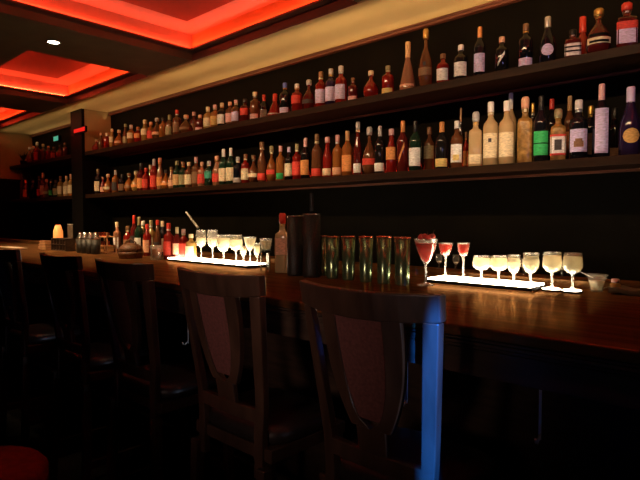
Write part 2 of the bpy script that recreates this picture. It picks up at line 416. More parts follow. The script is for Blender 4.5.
upper = [
 (627, 3, 'square', 'garnet', 'lavender', 'red', 0, 'redtop', 1.05),
 (599, 9, 'round', 'garnet', 'cream', 'gold', 0, 'bands', 1.1),
 (583, 17, 'cone', 'red', None, 'red', 1),
 (573, 30, 'square', 'garnet', 'white', 'black', 0, 'bands', .9),
 (548, 17, 'champ', 'black', 'lavender', 'silver', 0, 'roundlabel', .9),
 (526, 24, 'spirit', 'black', 'lavender', 'brown', 0, 'low', .9),
 (502, 37, 'spirit', 'dark', 'white', 'peach', 0, 'slant', .9),
 (480, 27, 'wine', 'black', 'lavender', 'orange', 0, None, .8),
 (461, 45, 'spirit', 'dark', 'white', 'white', 0, None, .95),
 (443, 54, 'spirit', 'red', 'white', 'brown', 0, None, .9),
 (426, 29, 'round', 'brown', 'brown', 'gold', 0, 'dot', .85),
 (408, 42, 'cone', 'peach', 'peach', 'tan', 0, None, .95),
 (388, 66, 'spirit', 'red', 'yellow', 'olive', 0, 'low', .95),
 (371, 71, 'round', 'red', None, 'cream', 0, None, 1.0),
 (353, 78, 'spirit', 'garnet', 'pink', 'brown', 0, 'low', .8),
 (341, 66, 'spirit', 'red', 'lavender', 'grey', 0),
 (331, 69, 'spirit', 'purple', 'lavender', 'grey', 0),
 (321, 72, 'spirit', 'red', 'lavender', 'brown', 0),
 (309, 80, 'round', 'garnet', 'dark', 'grey', 0),
 (297, 84, 'spirit', 'red', 'red', 'white', 0, 'high'),
 (285, 83, 'spirit', 'dark', 'lavender', 'blue', 0, 'low'),
 (275, 94, 'cone', 'red', 'grey', 'red', 0, None, 1.1),
 (264, 95, 'wine', 'black', 'grey', 'red', 1),
 (255, 92, 'spirit', 'brown', 'pink', 'cream', 0, 'low'),
 (245, 99, 'spirit', 'garnet', 'red', 'dark', 0, 'high'),
 (236, 100, 'spirit', 'brown', 'lavender', 'pink', 0),
 (230, 102, 'spirit', 'brown', 'pink', 'peach', 0),
 (222, 103, 'spirit', 'dark', 'white', 'cream', 0),
 (215, 105, 'spirit', 'amber', 'gold', 'pink', 0),
 (208, 107, 'spirit', 'honey', 'cream', 'cream', 0),
 (200, 115, 'spirit', 'garnet', 'pink', 'peach', 0, 'low'),
 (194, 112, 'spirit', 'garnet', 'brown', 'pink', 1),
 (186, 115, 'round', 'brown', 'brown', 'peach', 0, None, 1.2),
 (177, 110, 'spirit', 'brown', 'brown', 'red', 0),
 (169.5, 115, 'wine', 'brown', 'olive', 'olive', 0),
 (163, 118, 'spirit', 'amber', None, 'dark', 0),
 (157, 118, 'round', 'brown', 'peach', 'grey', 0),
 (151, 122, 'spirit', 'amber', 'red', 'peach', 0),
 (145, 120, 'slim', 'honey', 'cream', 'cream', 0, 'high', 1.3),
 (138, 127, 'spirit', 'red', 'orange', 'orange', 0, 'high'),
 (131, 125, 'spirit', 'amber', 'cream', 'white', 0, 'high'),
 (125.5, 124, 'slim', 'brown', 'olive', 'olive', 0),
 (119, 130, 'round', 'amber', 'peach', 'cream', 0),
 (112, 129, 'slim', 'honey', 'cream', 'cream', 0, 'high'),
 (107, 133, 'spirit', 'red', None, 'cream', 0),
 (101, 133, 'slim', 'brown', None, 'peach', 0),
 (96.5, 140, 'round', 'red', None, 'cream', 0),
]
row_of_bottles(upper, ZU, 'upper shelf', 'bottles on the long upper shelf')
lower = [
 (631, 87, 'champ', 'purple', 'gold', 'lavender', 0, 'roundlabel', 1.05),
 (615, 108, 'wine', 'dark', 'brown', 'black', 1, 'low', .9),
 (602, 84, 'wine', 'black', 'lavender', 'pink', 0, 'tall', .95),
 (591, 106, 'spirit', 'dark', 'brown', 'gold', 1, None, .8),
 (579, 100, 'spirit', 'black', 'lavender', 'white', 0, 'arch', 1.05),
 (570, 96, 'wine', 'brown', 'orange', 'tan', 1, None, .7),
 (558.5, 109, 'square', 'gold', 'white', 'olive', 0, 'redframe', .9),
 (552, 99, 'spirit', 'dark', 'dark', 'red', 1, None, .7),
 (541.5, 96, 'wine', 'black', 'green', 'black', 0, 'twoband', .95),
 (533, 103, 'spirit', 'dark', 'brown', 'gold', 1, None, .6),
 (525.5, 97, 'square', 'gold', None, 'peach', 0, None, .95),
 (511, 93, 'wine', 'clear', 'olive', 'white', 1, None, .8),
 (507, 101, 'spirit', 'clear', 'cream', 'white', 0, None, 1.0),
 (491, 102, 'spirit', 'clear', 'cream', 'white', 0, 'dot', 1.0),
 (476, 112, 'square', 'clear', 'cream', 'grey', 0, 'low', .9),
 (466, 132, 'spirit', 'red', 'orange', 'brown', 1, None, .6),
 (461, 108, 'wine', 'dark', 'brown', 'tan', 1, None, .6),
 (457, 121, 'spirit', 'brown', 'white', 'white', 0, 'yellowmark', .85),
 (442, 122, 'wine', 'dark', 'yellow', 'orange', 0, 'low', .95),
 (429.5, 127, 'spirit', 'brown', 'olive', 'brown', 1, 'high', .85),
 (415.5, 121, 'wine', 'green', 'white', 'black', 0, None, .95),
 (403, 121, 'wine', 'garnet', 'orange', 'orange', 0, 'slant', .9),
 (391.5, 129, 'slim', 'red', 'orange', 'pink', 0, 'high', 1.1),
 (380, 126, 'wine', 'dark', 'white', 'grey', 0, 'low', .9),
 (369.5, 127, 'round', 'brown', 'red', 'grey', 0, None, .95),
 (358, 122, 'slim', 'garnet', 'white', 'grey', 0, 'low', .95),
 (347.5, 131, 'wine', 'amber', 'orange', 'tan', 0, None, .95),
 (337.5, 135, 'spirit', 'amber', 'peach', 'pink', 0, 'low', .85),
 (327.5, 137, 'slim', 'red', 'cream', 'pink', 0, 'low', 1.15),
 (317, 134, 'spirit', 'brown', 'red', 'brown', 0, 'low', .95),
 (305.5, 138, 'wine', 'dark', 'orange', 'pink', 0, None, .9),
 (297, 144, 'spirit', 'red', 'red', 'olive', 0, None, .9),
 (289, 147, 'spirit', 'dark', 'cream', 'lavender', 0, None, .8),
 (280.5, 146, 'spirit', 'amber', 'green', 'pink', 0, 'low', .85),
 (271.5, 146, 'round', 'amber', 'red', 'olive', 0, None, .8),
 (262, 142, 'slim', 'brown', 'red', 'brown', 0, 'low', 1.2),
 (253.5, 155, 'round', 'brown', 'cream', 'brown', 0, None, .9),
 (245.5, 154, 'spirit', 'red', 'cream', 'brown', 0, None, .9),
 (238, 157, 'spirit', 'black', 'grey', 'grey', 0, 'low'),
 (231, 148, 'wine', 'green', 'cream', 'white', 0),
 (223.5, 149, 'wine', 'green', 'cream', 'white', 0),
 (217, 156, 'slim', 'peach', 'red', 'peach', 0, None, 1.3),
 (209, 161, 'spirit', 'green', 'teal', 'grey', 0, 'high'),
 (202, 162, 'spirit', 'peach', 'red', 'peach', 0),
 (196, 157, 'spirit', 'brown', 'brown', 'pink', 0),
 (189, 162, 'spirit', 'brown', 'cream', 'cream', 0),
 (183, 162, 'spirit', 'green', 'olive', 'brown', 0),
 (177, 161, 'spirit', 'green', 'tan', 'olive', 0),
 (171.5, 167, 'slim', 'peach', 'peach', 'brown', 0),
 (166, 170, 'round', 'amber', 'orange', 'dark', 0),
 (160, 158, 'slim', 'peach', 'orange', 'peach', 0, None, 1.1),
 (154, 159, 'wine', 'red', 'red', 'grey', 0),
 (150.5, 165, 'slim', 'honey', 'red', 'cream', 1, 'low', 1.1),
 (146, 168, 'spirit', 'red', 'red', 'red', 0),
 (141, 163, 'wine', 'garnet', 'orange', 'dark', 0),
 (136, 171, 'round', 'honey', 'orange', 'cream', 0),
 (129, 173, 'round', 'amber', 'brown', 'brown', 0),
 (122, 174, 'wine', 'dark', 'brown', 'dark', 0),
 (115.5, 170, 'wine', 'amber', 'dark', 'grey', 0),
 (108, 174, 'round', 'amber', 'cream', 'cream', 0),
 (103, 177, 'slim', 'garnet', 'peach', 'brown', 0),
 (98, 169, 'spirit', 'dark', 'cream', 'olive', 0),
]
row_of_bottles(lower, ZL, 'lower shelf', 'bottles on the long lower shelf')
farup = [(65, 143, 'spirit', 'garnet', None, 'brown', 0), (60, 145, 'round', 'red', None, 'dark', 0), (54, 147, 'spirit', 'garnet', 'red', 'brown', 0),
 (48.5, 146, 'spirit', 'red', None, 'peach', 0), (43, 144, 'spirit', 'brown', None, 'cream', 0), (37, 142, 'spirit', 'red', 'red', 'white', 0),
 (33.5, 146, 'slim', 'garnet', None, 'peach', 0), (30, 147, 'round', 'brown', None, 'white', 0)]
row_of_bottles(farup, ZU, 'far upper shelf', 'bottles in the far upper corner')
farlo = [(71, 174, 'spirit', 'honey', 'cream', 'peach', 0), (66.5, 176, 'spirit', 'clear', 'cream', 'cream', 0), (60.5, 176, 'spirit', 'honey', 'cream', 'brown', 0),
 (56, 180, 'spirit', 'green', 'olive', 'dark', 0), (51, 179, 'slim', 'dark', 'green', 'dark', 0), (46.5, 179, 'round', 'peach', 'cream', 'pink', 0), (43, 173, 'spirit', 'red', 'pink', 'white', 0),
 (39, 176, 'slim', 'garnet', 'red', 'brown', 0), (33, 180, 'spirit', 'dark', None, 'grey', 0), (26, 180, 'spirit', 'brown', 'orange', 'peach', 0), (22, 174, 'spirit', 'garnet', None, 'grey', 0)]
row_of_bottles(farlo, ZL, 'far lower shelf', 'bottles in the far lower corner')

# small plant and signs in the far corner
p = at(22, 158, 2.6)
t = thing('potted_plant', 'dark spiky potted plant on the far upper shelf by the left wall', 'plant', (p.x, 2.62, ZU))
MB().lathe([(.035, 0), (.045, .07), (.04, .07)], 14).build('pot', M['black'], t)
f = MB()
for k in range(14):
    a = k*2.4; e = .5+.5*random.random(); L = .10+.06*random.random()
    c0 = Vector((0, 0, .068)); d = Vector((math.cos(a), math.sin(a), .6+e)).normalized(); sd = Vector((-math.sin(a), math.cos(a), 0))*.010
    A = [c0-sd*.5, c0+d*L*.5-sd, c0+d*L]; B = [c0+sd*.5, c0+d*L*.5+sd, c0+d*L+sd*.05]
    f.ribbon(A, B, (0, 0, .0015))
f.build('leaves', M['leaf'], t)
a0, a1 = at(74, 134.5, PY-.03), at(85.5, 125.5, PY-.03)
t = thing('illuminated_sign', 'small red glowing panel on the front of the black pier', 'sign', ((a0.x+a1.x)/2, PY-.012, a0.z))
w = (a1.x-a0.x)/2; hh = a1.z-a0.z
MB().box(-w, w, -.02, 0, 0, hh).build('housing', M['black'], t)
MB().box(-w+.01, w-.01, -.024, -.02, .012, hh-.012).build('sign_face', M['redsign'], t)
a0, a1 = at(53.5, 142, 2.77), at(58.5, 135, 2.77)
t = thing('exit_sign', 'small green lit sign high above the far upper shelf bottles', 'sign', ((a0.x+a1.x)/2, 2.80, a0.z))
w = (a1.x-a0.x)/2; hh = a1.z-a0.z
MB().box(-w, w, -.03, 0, 0, hh).build('housing', M['black'], t)
MB().box(-w+.01, w-.01, -.034, -.03, .008, hh-.008).build('sign_face', M['greensign'], t)

# ------------------------------------------------------------------ the bar
BZ = 1.05; BY0, BY1 = 1.21, 2.20; BX0, BX1 = -7.9, 2.0
bar = thing('bar_counter', 'long dark polished wooden bar counter with a moulded front edge', 'bar counter', ((BX0+BX1)/2, BY0, 0))
w = (BX1-BX0)/2
MB().box(-w, w, 0, BY1-BY0, BZ-.028, BZ).build('countertop', M['bar'], bar, bevel=.005)
MB().box(-w, w, .006, .05, BZ-.036, BZ-.030).box(-w, w, .002, .05, BZ-.046, BZ-.038).box(-w, w, .010, .05, BZ-.056, BZ-.048).build('moulding', M['barf'], bar, bevel=.002)
MB().box(-w, w, .016, .04, BZ-.125, BZ-.058).build('fascia', M['barf'], bar, bevel=.002)
MB().box(-w, w, .40, .43, 0, BZ-.03).build('front_panel', M['barf'], bar)
MB().box(-w, w, BY1-BY0-.03, BY1-BY0, 0, BZ-.03).build('rear_panel', M['barf'], bar)
tag(MB().box(-w, w, 0, .13, 0, BZ+.028).build('bar_ledge', M['bar'], None, ((BX0+BX1)/2, BY1+.002, 0), bevel=.004), 'raised wooden ledge along the rear edge of the bar counter', 'ledge')
MB().tube([(-w, .32, .22), (w, .32, .22)], .018, 12).build('foot_rail', M['barf'], bar, smooth=True)
for x, y0, y1, lab in ((540, 386, 446, 'pale metal bag hook under the bar edge right of the stools'), (406, 350, 398, 'pale metal bag hook seen through the nearest stool back'),
                       (187, 318, 332, 'pale metal bag hook under the bar left of the second stool')):
    a, c_ = at(x, y0, 1.25), at(x, y1, 1.25)
    L = .125
    t = thing('bag_hook', lab, 'hook', (a.x, 1.245, BZ-.125), group='bag hooks under the bar')
    MB().box(-.003, .003, .007, .010, -L, .085).build('plate', M['hook'], t)
    MB().tube([(0, .008, -L+.01), (0, -.006, -L-.004), (0, -.014, -L+.000), (0, -.018, -L+.010)], .003, 8).build('hook_tip', M['hook'], t, smooth=True)

def light_tray(xa, xb, Y, label, d=.14):
    x0, x1 = X_at(xa, Y), X_at(xb, Y); w = (x1-x0)/2
    t = thing('light_tray', label, 'light tray', ((x0+x1)/2, Y, BZ), group='glowing trays on the bar')
    MB().box(-w, w, 0, d, 0, .014).build('base', M['black'], t, bevel=.002)
    MB().box(-w+.006, w-.006, -.001, d-.006, .014, .020).build('light_panel', M['panel'], t)
    return BZ+.020
TZ = light_tray(427, 533, 1.95, 'white glowing tray under the goblets at the right of the bar')
light_tray(167, 247, 1.86, 'white glowing tray under the stemmed glasses in the middle of the bar', .14)

# ------------------------------------------------------------------ glassware
def stem_glass(x, Y, ytop, R, kind, label, z, drink='milk', fill=.82, group='stemmed glasses on the glowing trays', garnish=False, name='stemmed_glass'):
    p = at(x, ytop, Y); h = max(.07, p.z-z)
    t = thing(name, label, 'glass', (p.x, Y, z+.0005), group=group)
    sh = {'goblet': (.42, [(.10, .0), (.62, .10), (.95, .28), (1, .50), (.92, .78), (.86, 1)]),
          'tulip': (.34, [(.10, .0), (.55, .10), (.90, .32), (1, .55), (.90, .80), (.95, 1)]),
          'cocktail': (.45, [(.10, .0), (.40, .18), (.75, .55), (.92, .8), (1, 1)]),
          'cup': (.62, [(.18, .0), (.55, .12), (.80, .45), (.90, .8), (1, 1)]),
          'flute': (.40, [(.15, .0), (.70, .12), (.95, .35), (.95, .7), (.9, 1)])}[kind]
    sf, bow = sh; zb = h*sf; bh = h-zb; th = .0016
    out = [(0.0005, 0), (R*.72, 0), (R*.72, .002), (R*.2, .006), (.0045, .012), (.004, zb*.6), (.005, zb)]
    out += [(R*a+.001, zb+bh*b) for a, b in bow[1:]]
    inn = [(max(.0005, R*a+.001-th), zb+bh*b+(.002 if b < .9 else 0)) for a, b in bow[1:]][::-1]+[(.0005, zb+.006)]
    MB().shell(out+inn, 24).build('glass_body', M['glass'], t, smooth=True)
    if drink:
        dr = [(.001, zb+.008)]
        pts = bow[1:]
        for a, b in pts:
            if b <= fill: dr.append((R*a-.0016, zb+bh*b+.002))
        # cut at the fill line
        for i in range(len(pts)-1):
            if pts[i][1] <= fill < pts[i+1][1]:
                f_ = (fill-pts[i][1])/(pts[i+1][1]-pts[i][1]); a = pts[i][0]+(pts[i+1][0]-pts[i][0])*f_
                dr.append((R*a-.0016, zb+bh*fill))
        dr.append((.001, dr[-1][1]))
        MB().lathe(dr, 22).build('drink', M[drink], t, smooth=True)
    if garnish:
        g = MB()
        for k in range(9):
            a = k*2.4; rr = R*.6*math.sqrt((k+.5)/9); zc = h*.98+random.random()*.012
            g.lathe([(.001, 0), (.009, .004), (.011, .011), (.007, .019), (.001, .021)], 10, c=(rr*math.cos(a), rr*math.sin(a), zc-.004))
        g.build('berries', M['fruit'], t, smooth=True)
        s_ = MB()
        for a, l in ((.5, .05), (1.4, .04)):
            s_.tube([(R*.3*math.cos(a), 0, h*.95), (R*.3*math.cos(a)+.03*math.cos(a), 0, h+l*.7)], .0018, 6)
        s_.build('picks', M['steel'], t)
    return t

g1 = TZ
YT = 1.995
stem_glass(426, 1.86, 239, .046, 'cocktail', 'large cocktail glass of red fruit standing beside the dark tumblers', BZ, 'reddrink', .8, 'cocktails with red drinks', True, 'cocktail_glass')
stem_glass(445.5, YT, 243, .030, 'cup', 'tall stemmed cup with a red drink, left end of right tray', g1, 'reddrink', .9, 'cocktails with red drinks', False, 'cocktail_glass')
stem_glass(463.5, YT, 243, .025, 'cup', 'slimmer stemmed cup with a red drink, second on right tray', g1, 'reddrink', .9, 'cocktails with red drinks', False, 'cocktail_glass')
for x, y, R, k, lab in ((481.5, 256, .034, 'goblet', 'round glowing goblet just right of the red stemmed cups'), (499, 256, .034, 'goblet', 'second round glowing goblet, left of the narrow tulip glass'),
                        (514, 255, .024, 'tulip', 'small narrow glowing tulip glass between a goblet and the tall one'), (531, 253, .030, 'tulip', 'tallest glowing tulip glass at the right end of the tray')):
    stem_glass(x, YT, y, R, k, lab, g1)
stem_glass(552.5, YT+.04, 252, .034, 'goblet', 'white goblet on an added lit coaster just past the tray end', BZ+.008, group='goblets beyond the tray')
stem_glass(573, YT+.04, 253, .034, 'goblet', 'rightmost white goblet, on the farthest added lit coaster', BZ+.008, group='goblets beyond the tray')
for x, l in ((552.5, 'small added lit coaster nearest the right tray end'), (573, 'small added lit coaster under the rightmost goblet')):
    c_ = thing('added_coaster_light', l, 'coaster', (X_at(x, YT+.04), YT+.04, BZ), group='added lit coasters')  # glowing disc added to light the goblet above it
    MB().lathe([(.036, 0), (.036, .006), (.033, .0065)], 24).build('base', M['black'], c_)
    MB().lathe([(.032, .0066), (.032, .0075)], 24).build('light_panel', M['panel'], c_)
YM = 1.925
for x, y, R, k, lab, dr, fl in ((201, 230, .032, 'flute', 'tall glowing flute at the left of the middle tray', 'milk', .55), (212.5, 230, .032, 'flute', 'second tall flute on the middle tray, half full', 'milk', .5),
                        (223.5, 235, .040, 'tulip', 'round tulip glass in the centre of the middle tray', 'milk', .8), (236, 235, .038, 'goblet', 'goblet right of centre on the middle tray', 'milk', .7),
                        (250, 237, .036, 'cocktail', 'flared cocktail glass near the right end of the middle tray', 'milk', .9)):
    stem_glass(x, YM, y, R, k, lab, g1, dr, fl)
for x, y, lab in ((243.5, 246, 'short sherry glass between the goblet and the flared glass'), (257, 243, 'short sherry glass at the right end of the middle tray')):
    stem_glass(x, YM+.04, y, .018, 'tulip', lab, g1, 'milk', .8, 'short glasses on the middle tray')
for x, lab in ((439, 'tiny clear glass behind the first red stemmed cup'), (456, 'tiny clear glass behind the slim red cup'), (490, 'tiny clear glass behind the round goblets'), (524, 'tiny clear glass behind the tall tulip glass'), (562, 'tiny clear glass between the two goblets beyond the tray')):
    stem_glass(x, 2.27, 262, .016, 'tulip', lab, BZ+.028, 'milk', .25, 'small glasses on the rear ledge')

# stand with a rocks glass, right of the middle tray
p = at(266, 272, 1.84)
t = thing('glass_stand', 'dark open stand with pale legs right of the middle tray', 'stand', (p.x, 1.84, BZ))
MB().lathe([(.026, .092), (.028, .094), (.028, .102), (.001, .103)], 20).build('top', M['black'], t)
for k in range(3):
    a = PI/2+k*2*PI/3+.5
    MB().tube([(.022*math.cos(a), .022*math.sin(a), .096), (.027*math.cos(a), .027*math.sin(a), 0)], .004, 8).build('leg', M['steel'], t)
gx = thing('rocks_glass', 'faceted rocks glass of pale drink on the dark stand', 'glass', (p.x, 1.84, BZ+.1035))
MB().shell([(.0005, 0), (.024, 0), (.034, .062), (.0325, .062), (.021, .006), (.0005, .006)], 10).build('glass_body', M['glass'], gx)
MB().lathe([(.020, .007), (.029, .050), (.001, .050)], 10).build('drink', M['milk'], gx)

# bottle with the red stopper
p = at(281, 213, 1.83)
bottle(p.x, 1.84, BZ, p.z-BZ, .035, 'square', 'clear', 'peach', 'red', 'square clear bottle with a red stopper left of the black coolers', 'single bottle by the coolers', 'high', .5)
# black coolers
def cooler(x, Y, y, R, label, neck=False):
    p = at(x, y, Y); h = p.z-BZ
    t = thing('wine_cooler', label, 'wine cooler', (p.x, Y, BZ), group='black wine coolers')
    MB().shell([(.0005, 0), (R*.96, 0), (R, .01), (R, h), (R*.92, h), (R*.9, .012), (.0005, .012)], 28).build('sleeve', M['weave'], t, smooth=True)
    MB().shell([(R*.92, h+.0005), (R*1.02, h+.0005), (R*1.02, h+.006), (R*.92, h+.006), (R*.92, h+.0005)], 28).build('rim', M['steel'], t, smooth=True)
    if neck:
        bottle(p.x, Y, BZ+.0125, h+.085, .024, 'wine', 'black', 'dark', 'black', 'dark bottle whose neck sticks out of the right cooler', 'bottle in a cooler')
cooler(295, 1.78, 217, .038, 'left tall black woven wine cooler beside the red-stoppered bottle')
cooler(311.5, 1.78, 215, .040, 'right tall black woven wine cooler with a bottle neck inside', True)
# dark green tumblers
def tumbler(x, Y, y, label, R=.031):
    p = at(x, y, Y); h = p.z-BZ
    t = thing('metal_tumbler', label, 'tumbler', (p.x, Y, BZ), group='dark green metal tumblers in a row')
    MB().shell([(.0005, 0), (R*.80, 0), (R*.83, .004), (R, h-.004), (R*.94, h-.004), (R*.78, .006), (.0005, .006)], 28).build('cup', M['cup'], t, smooth=True)
    MB().shell([(R*.95, h-.0036), (R*1.03, h-.0036), (R*1.03, h+.002), (R*.95, h+.002), (R*.95, h-.0036)], 28).build('rim', M['copper'], t, smooth=True)  # red reflection on the tumbler put into the rim's colour
tumbler(323, 1.86, 236, 'first dark tumbler of the row, right against the black cooler', 0.0265)
for x, l in ((332.5, 'green metal tumbler, second of the row from the black coolers'), (348.5, 'green metal tumbler, third of the row from the black coolers'),
             (366, 'green metal tumbler in the middle of the row above the nearest stool'), (384, 'green metal tumbler, second from the fruit cocktail glass')):
    tumbler(x, 1.80, 236.5, l)
tumbler(402.5, 1.80, 237.5, 'last green metal tumbler of the row, next to the fruit cocktail', .033)

# jug, jar and cloth at the right end
p = at(601, 276, 2.17)
t = thing('glass_jug', 'small clear glass jug with a spout at the right end of bar', 'jug', (p.x, 2.12, BZ))
MB().shell([(.0005, 0), (.020, 0), (.024, .02), (.030, .050), (.040, .062), (.038, .063), (.028, .052), (.021, .02), (.018, .004), (.0005, .004)], 20).build('glass_body', M['glass'], t, smooth=True)
MB().lathe([(.017, .006), (.021, .022), (.026, .040), (.001, .040)], 18).build('drink', M['milk'], t, smooth=True)
MB().tube([(.028, 0, .05), (.050, 0, .046), (.052, 0, .026), (.024, 0, .014)], .003, 8).build('handle', M['glass'], t, smooth=True)
MB().ribbon([(-.034, -.012, .058), (-.060, -.004, .069)], [(-.034, .012, .058), (-.060, .004, .069)], (0, 0, .002)).build('spout', M['glass'], t)
p = at(617, 276, 2.12)
t = thing('spice_jar', 'small jar with a pink lid beside the glass jug', 'jar', (p.x, 2.10, BZ))
MB().lathe([(.016, 0), (.018, .004), (.018, .035), (.012, .040)], 16).build('jar_body', M['g_honey'], t, smooth=True)
MB().lathe([(.013, .040), (.013, .052), (.010, .053)], 16).build('lid', M['c_pink'], t, smooth=True)
p = at(633, 276, 2.10)
A = []; B = []
for i in range(9):
    u = i/8; A.append((-.07+.14*u, -.04, .0+.004*math.sin(u*9))); B.append((-.07+.14*u, .04, .002+.005*math.sin(u*7+1)))
o = MB().ribbon(A, B, (0, 0, .018)).build('folded_towel', M['napkin'], None, (p.x, 2.11, BZ+.004), bevel=.003)
tag(o, 'dark folded towel on the bar at the right edge of picture', 'towel')

# ------------------------------------------------------------------ left end of the bar: bottles and boxes
cb = [ # x, Y, top y, kind, glass, label, cap, R, text
 (183.5, 1.93, 229, 'spirit', 'red', 'red', 'pink', .030, 'red bottle with pink cap at the left end of middle tray'),
 (191, 1.93, 234, 'spirit', 'honey', 'cream', 'cream', .034, 'squat pale bottle with cream label on the middle tray'),
 (177, 1.94, 227, 'wine', 'garnet', 'peach', 'cream', .028, 'dark red bottle with a cream cap left of the glasses'),
 (168.5, 1.93, 223, 'spirit', 'red', 'red', 'red', .034, 'all red bottle standing at the start of the middle tray'),
 (162.5, 2.10, 221, 'spirit', 'dark', 'cream', 'cream', .030, 'dark bottle with tall cream cap left of the red bottle'),
 (157.5, 2.04, 220, 'slim', 'brown', 'dark', 'red', .026, 'slim brown bottle with red cap behind the glass tankard'),
 (151, 2.10, 220, 'spirit', 'honey', 'cream', 'olive', .032, 'honey bottle with olive cap in the left bar cluster'),
 (147, 2.02, 224, 'spirit', 'red', 'peach', 'red', .030, 'short red bottle with a peach label in the bar cluster'),
 (143, 2.10, 221, 'slim', 'honey', 'white', 'white', .028, 'slim honey bottle with white cap and label in the cluster'),
 (139, 2.02, 217, 'wine', 'green', 'white', 'olive', .034, 'green bottle with a white label in the left bar cluster'),
 (134, 2.10, 215, 'wine', 'garnet', 'dark', 'red', .030, 'tallest dark bottle with raspberry cap in the bar cluster'),
 (127.5, 2.10, 226, 'spirit', 'red', 'brown', 'brown', .032, 'dim red bottle behind the brown wicker basket'),
 (117, 2.08, 222, 'spirit', 'peach', 'white', 'cream', .030, 'peach bottle with white label right of the wooden rack'),
]
for x, Y, yt, k, g, l, c_, R, s in cb:
    p = at(x, yt, Y); z = TZ if x > 169 else BZ
    bottle(p.x, Y, z, p.z-z, R, k, g, l, c_, s, 'bottles standing on the bar', None, .35)
# glass tankard
p = at(156.5, 262, 1.86)
t = thing('glass_tankard', 'thick clear glass tankard in front of the left bar bottles', 'tankard', (p.x, 1.86, BZ))
MB().shell([(.0005, 0), (.036, 0), (.040, .01), (.036, .05), (.042, .095), (.038, .095), (.032, .05), (.034, .014), (.0005, .012)], 20).build('glass_body', M['glass'], t, smooth=True)
MB().lathe([(.031, .015), (.030, .05), (.033, .070), (.001, .070)], 18).build('drink', M['g_amber'], t, smooth=True)
MB().tube([(.038, -.01, .085), (.066, -.02, .08), (.068, -.02, .03), (.038, -.01, .018)], .005, 8).build('handle', M['glass'], t, smooth=True)
# wicker basket
p = at(131, 262, 1.82)
t = thing('wicker_basket', 'low brown wicker basket with an arched lid on the bar', 'basket', (p.x, 1.82, BZ))
MB().lathe([(.075, 0), (.085, .03), (.085, .045)], 24).build('bowl', M['basket'], t, smooth=True)
MB().lathe([(.084, .0455), (.075, .075), (.05, .095), (.02, .103), (.001, .104)], 24).build('lid', M['basket'], t, smooth=True)
MB().tube([(-.085, -.0, .045), (-.065, 0, .11), (0, 0, .135), (.065, 0, .11), (.085, 0, .045)], .005, 8).build('handle', M['basket'], t, smooth=True)
# ashtray in front
p = at(138, 262, 1.70)
# wooden rack of small glasses
p = at(106, 252, 1.97)
t = thing('wooden_rack', 'two-tier wooden rack holding small red candles on the bar', 'rack', (p.x, 1.97, BZ))
for zz in (0, .055, .125): MB().box(-.10, .10, -.04, .04, zz, zz+.008).build('tier', M['crate'], t, bevel=.001)
for sx in (-.096, .096):
    for sy in (-.036, .036): MB().box(sx-.004, sx+.004, sy-.004, sy+.004, 0, .165).build('post', M['crate'], t)
for k in range(5):
    for zz, nm in ((.0635, 'middle'), (.1335, 'top')):
        c_ = thing('candle', 'small glowing orange candle, %s from left on the %s tier of the rack' % (ORD[k], nm), 'candle', (p.x-.072+k*.036, 1.955, BZ+zz), group='candles in the wooden rack')
        MB().shell([(.0005, 0), (.011, 0), (.013, .030), (.012, .030), (.010, .002), (.0005, .002)], 12).build('holder', M['copper'], c_)
        MB().lathe([(.009, .003), (.0105, .022), (.001, .024)], 12).build('wax', M['orangelit'] if zz > .1 or k in (2, 3) else M['c_red'], c_)
# four steel shakers
for k, x in enumerate((80.5, 85, 90.5, 95.5)):
    p = at(x, 232.5, 1.86); h = p.z-BZ
    t = thing('cocktail_shaker', '%s of four steel-topped shakers on the left bar, counting from left' % ORD[k], 'shaker', (p.x, 1.86, BZ), group='row of dark steel shakers')
    MB().lathe([(.030, 0), (.033, .004), (.037, h*.68)], 22).build('cup', M['weave'], t, smooth=True)
    MB().lathe([(.038, h*.68), (.036, h*.74), (.020, h*.88), (.018, h*.98), (.012, h)], 22).build('cap', M['steel'], t, smooth=True)
# wire crate of tea lights / grid crate
p = at(63, 252, 1.88)
t = thing('bottle_crate', 'dark crate with small square openings on the far bar', 'crate', (p.x, 1.88, BZ))
wz = .15
c_ = MB().box(-wz, wz, -.04, .04, 0, .008).box(-wz, wz, -.04, .04, .05, .056).box(-wz, wz, -.04, .04, .098, .106)
for k in range(6): xx = -wz+.004+k*(2*wz-.008)/5; c_.box(xx-.004, xx+.004, -.04, .04, .0, .106)
c_.build('frame', M['barf'], t)
MB().box(-wz, wz, .036, .040, .008, .098).build('back', M['crate'], t)
k = 0
for zz, nm in ((.0085, 'lower'), (.0565, 'upper')):
    for q in range(5):
        xx = -wz+.034+q*.0585
        o = MB().lathe([(.014, 0), (.017, .010), (.015, .032), (.001, .034)], 12).build('votive_cup', M['c_copper'] if 'c_copper' in M else M['g_peach'], None, (p.x+xx, 1.865, BZ+zz), smooth=True)
        tag(o, 'small peach cup, %s from left in the %s row of the dark crate' % (ORD[q], nm), 'cup', 'cups in the dark crate')
p2 = at(58, 224, 2.0)
t = thing('candle_lantern', 'glowing orange glass lantern behind the dark crate', 'lantern', (p2.x, 2.0, BZ))
hh = p2.z-BZ
MB().shell([(.0005, 0), (.035, 0), (.042, .03), (.040, hh*.7), (.022, hh*.96), (.020, hh*.96), (.036, hh*.7), (.038, .03), (.0005, .006)], 20).build('shade', M['orangelit'], t, smooth=True)
MB().lathe([(.016, hh*.96), (.020, hh*.97), (.004, hh)], 14).build('cap', M['copper'], t)
p3 = at(69, 224, 1.99)
t = thing('menu_stand', 'small dark upright card with a pale top edge behind the crate', 'card', (p3.x, 2.0, BZ))
hh = p3.z-BZ
MB().box(-.055, .055, -.012, .012, 0, .012).build('foot', M['crate'], t)
MB().box(-.055, .055, -.002, .002, .012, hh-.006).build('board', M['napkin'], t)
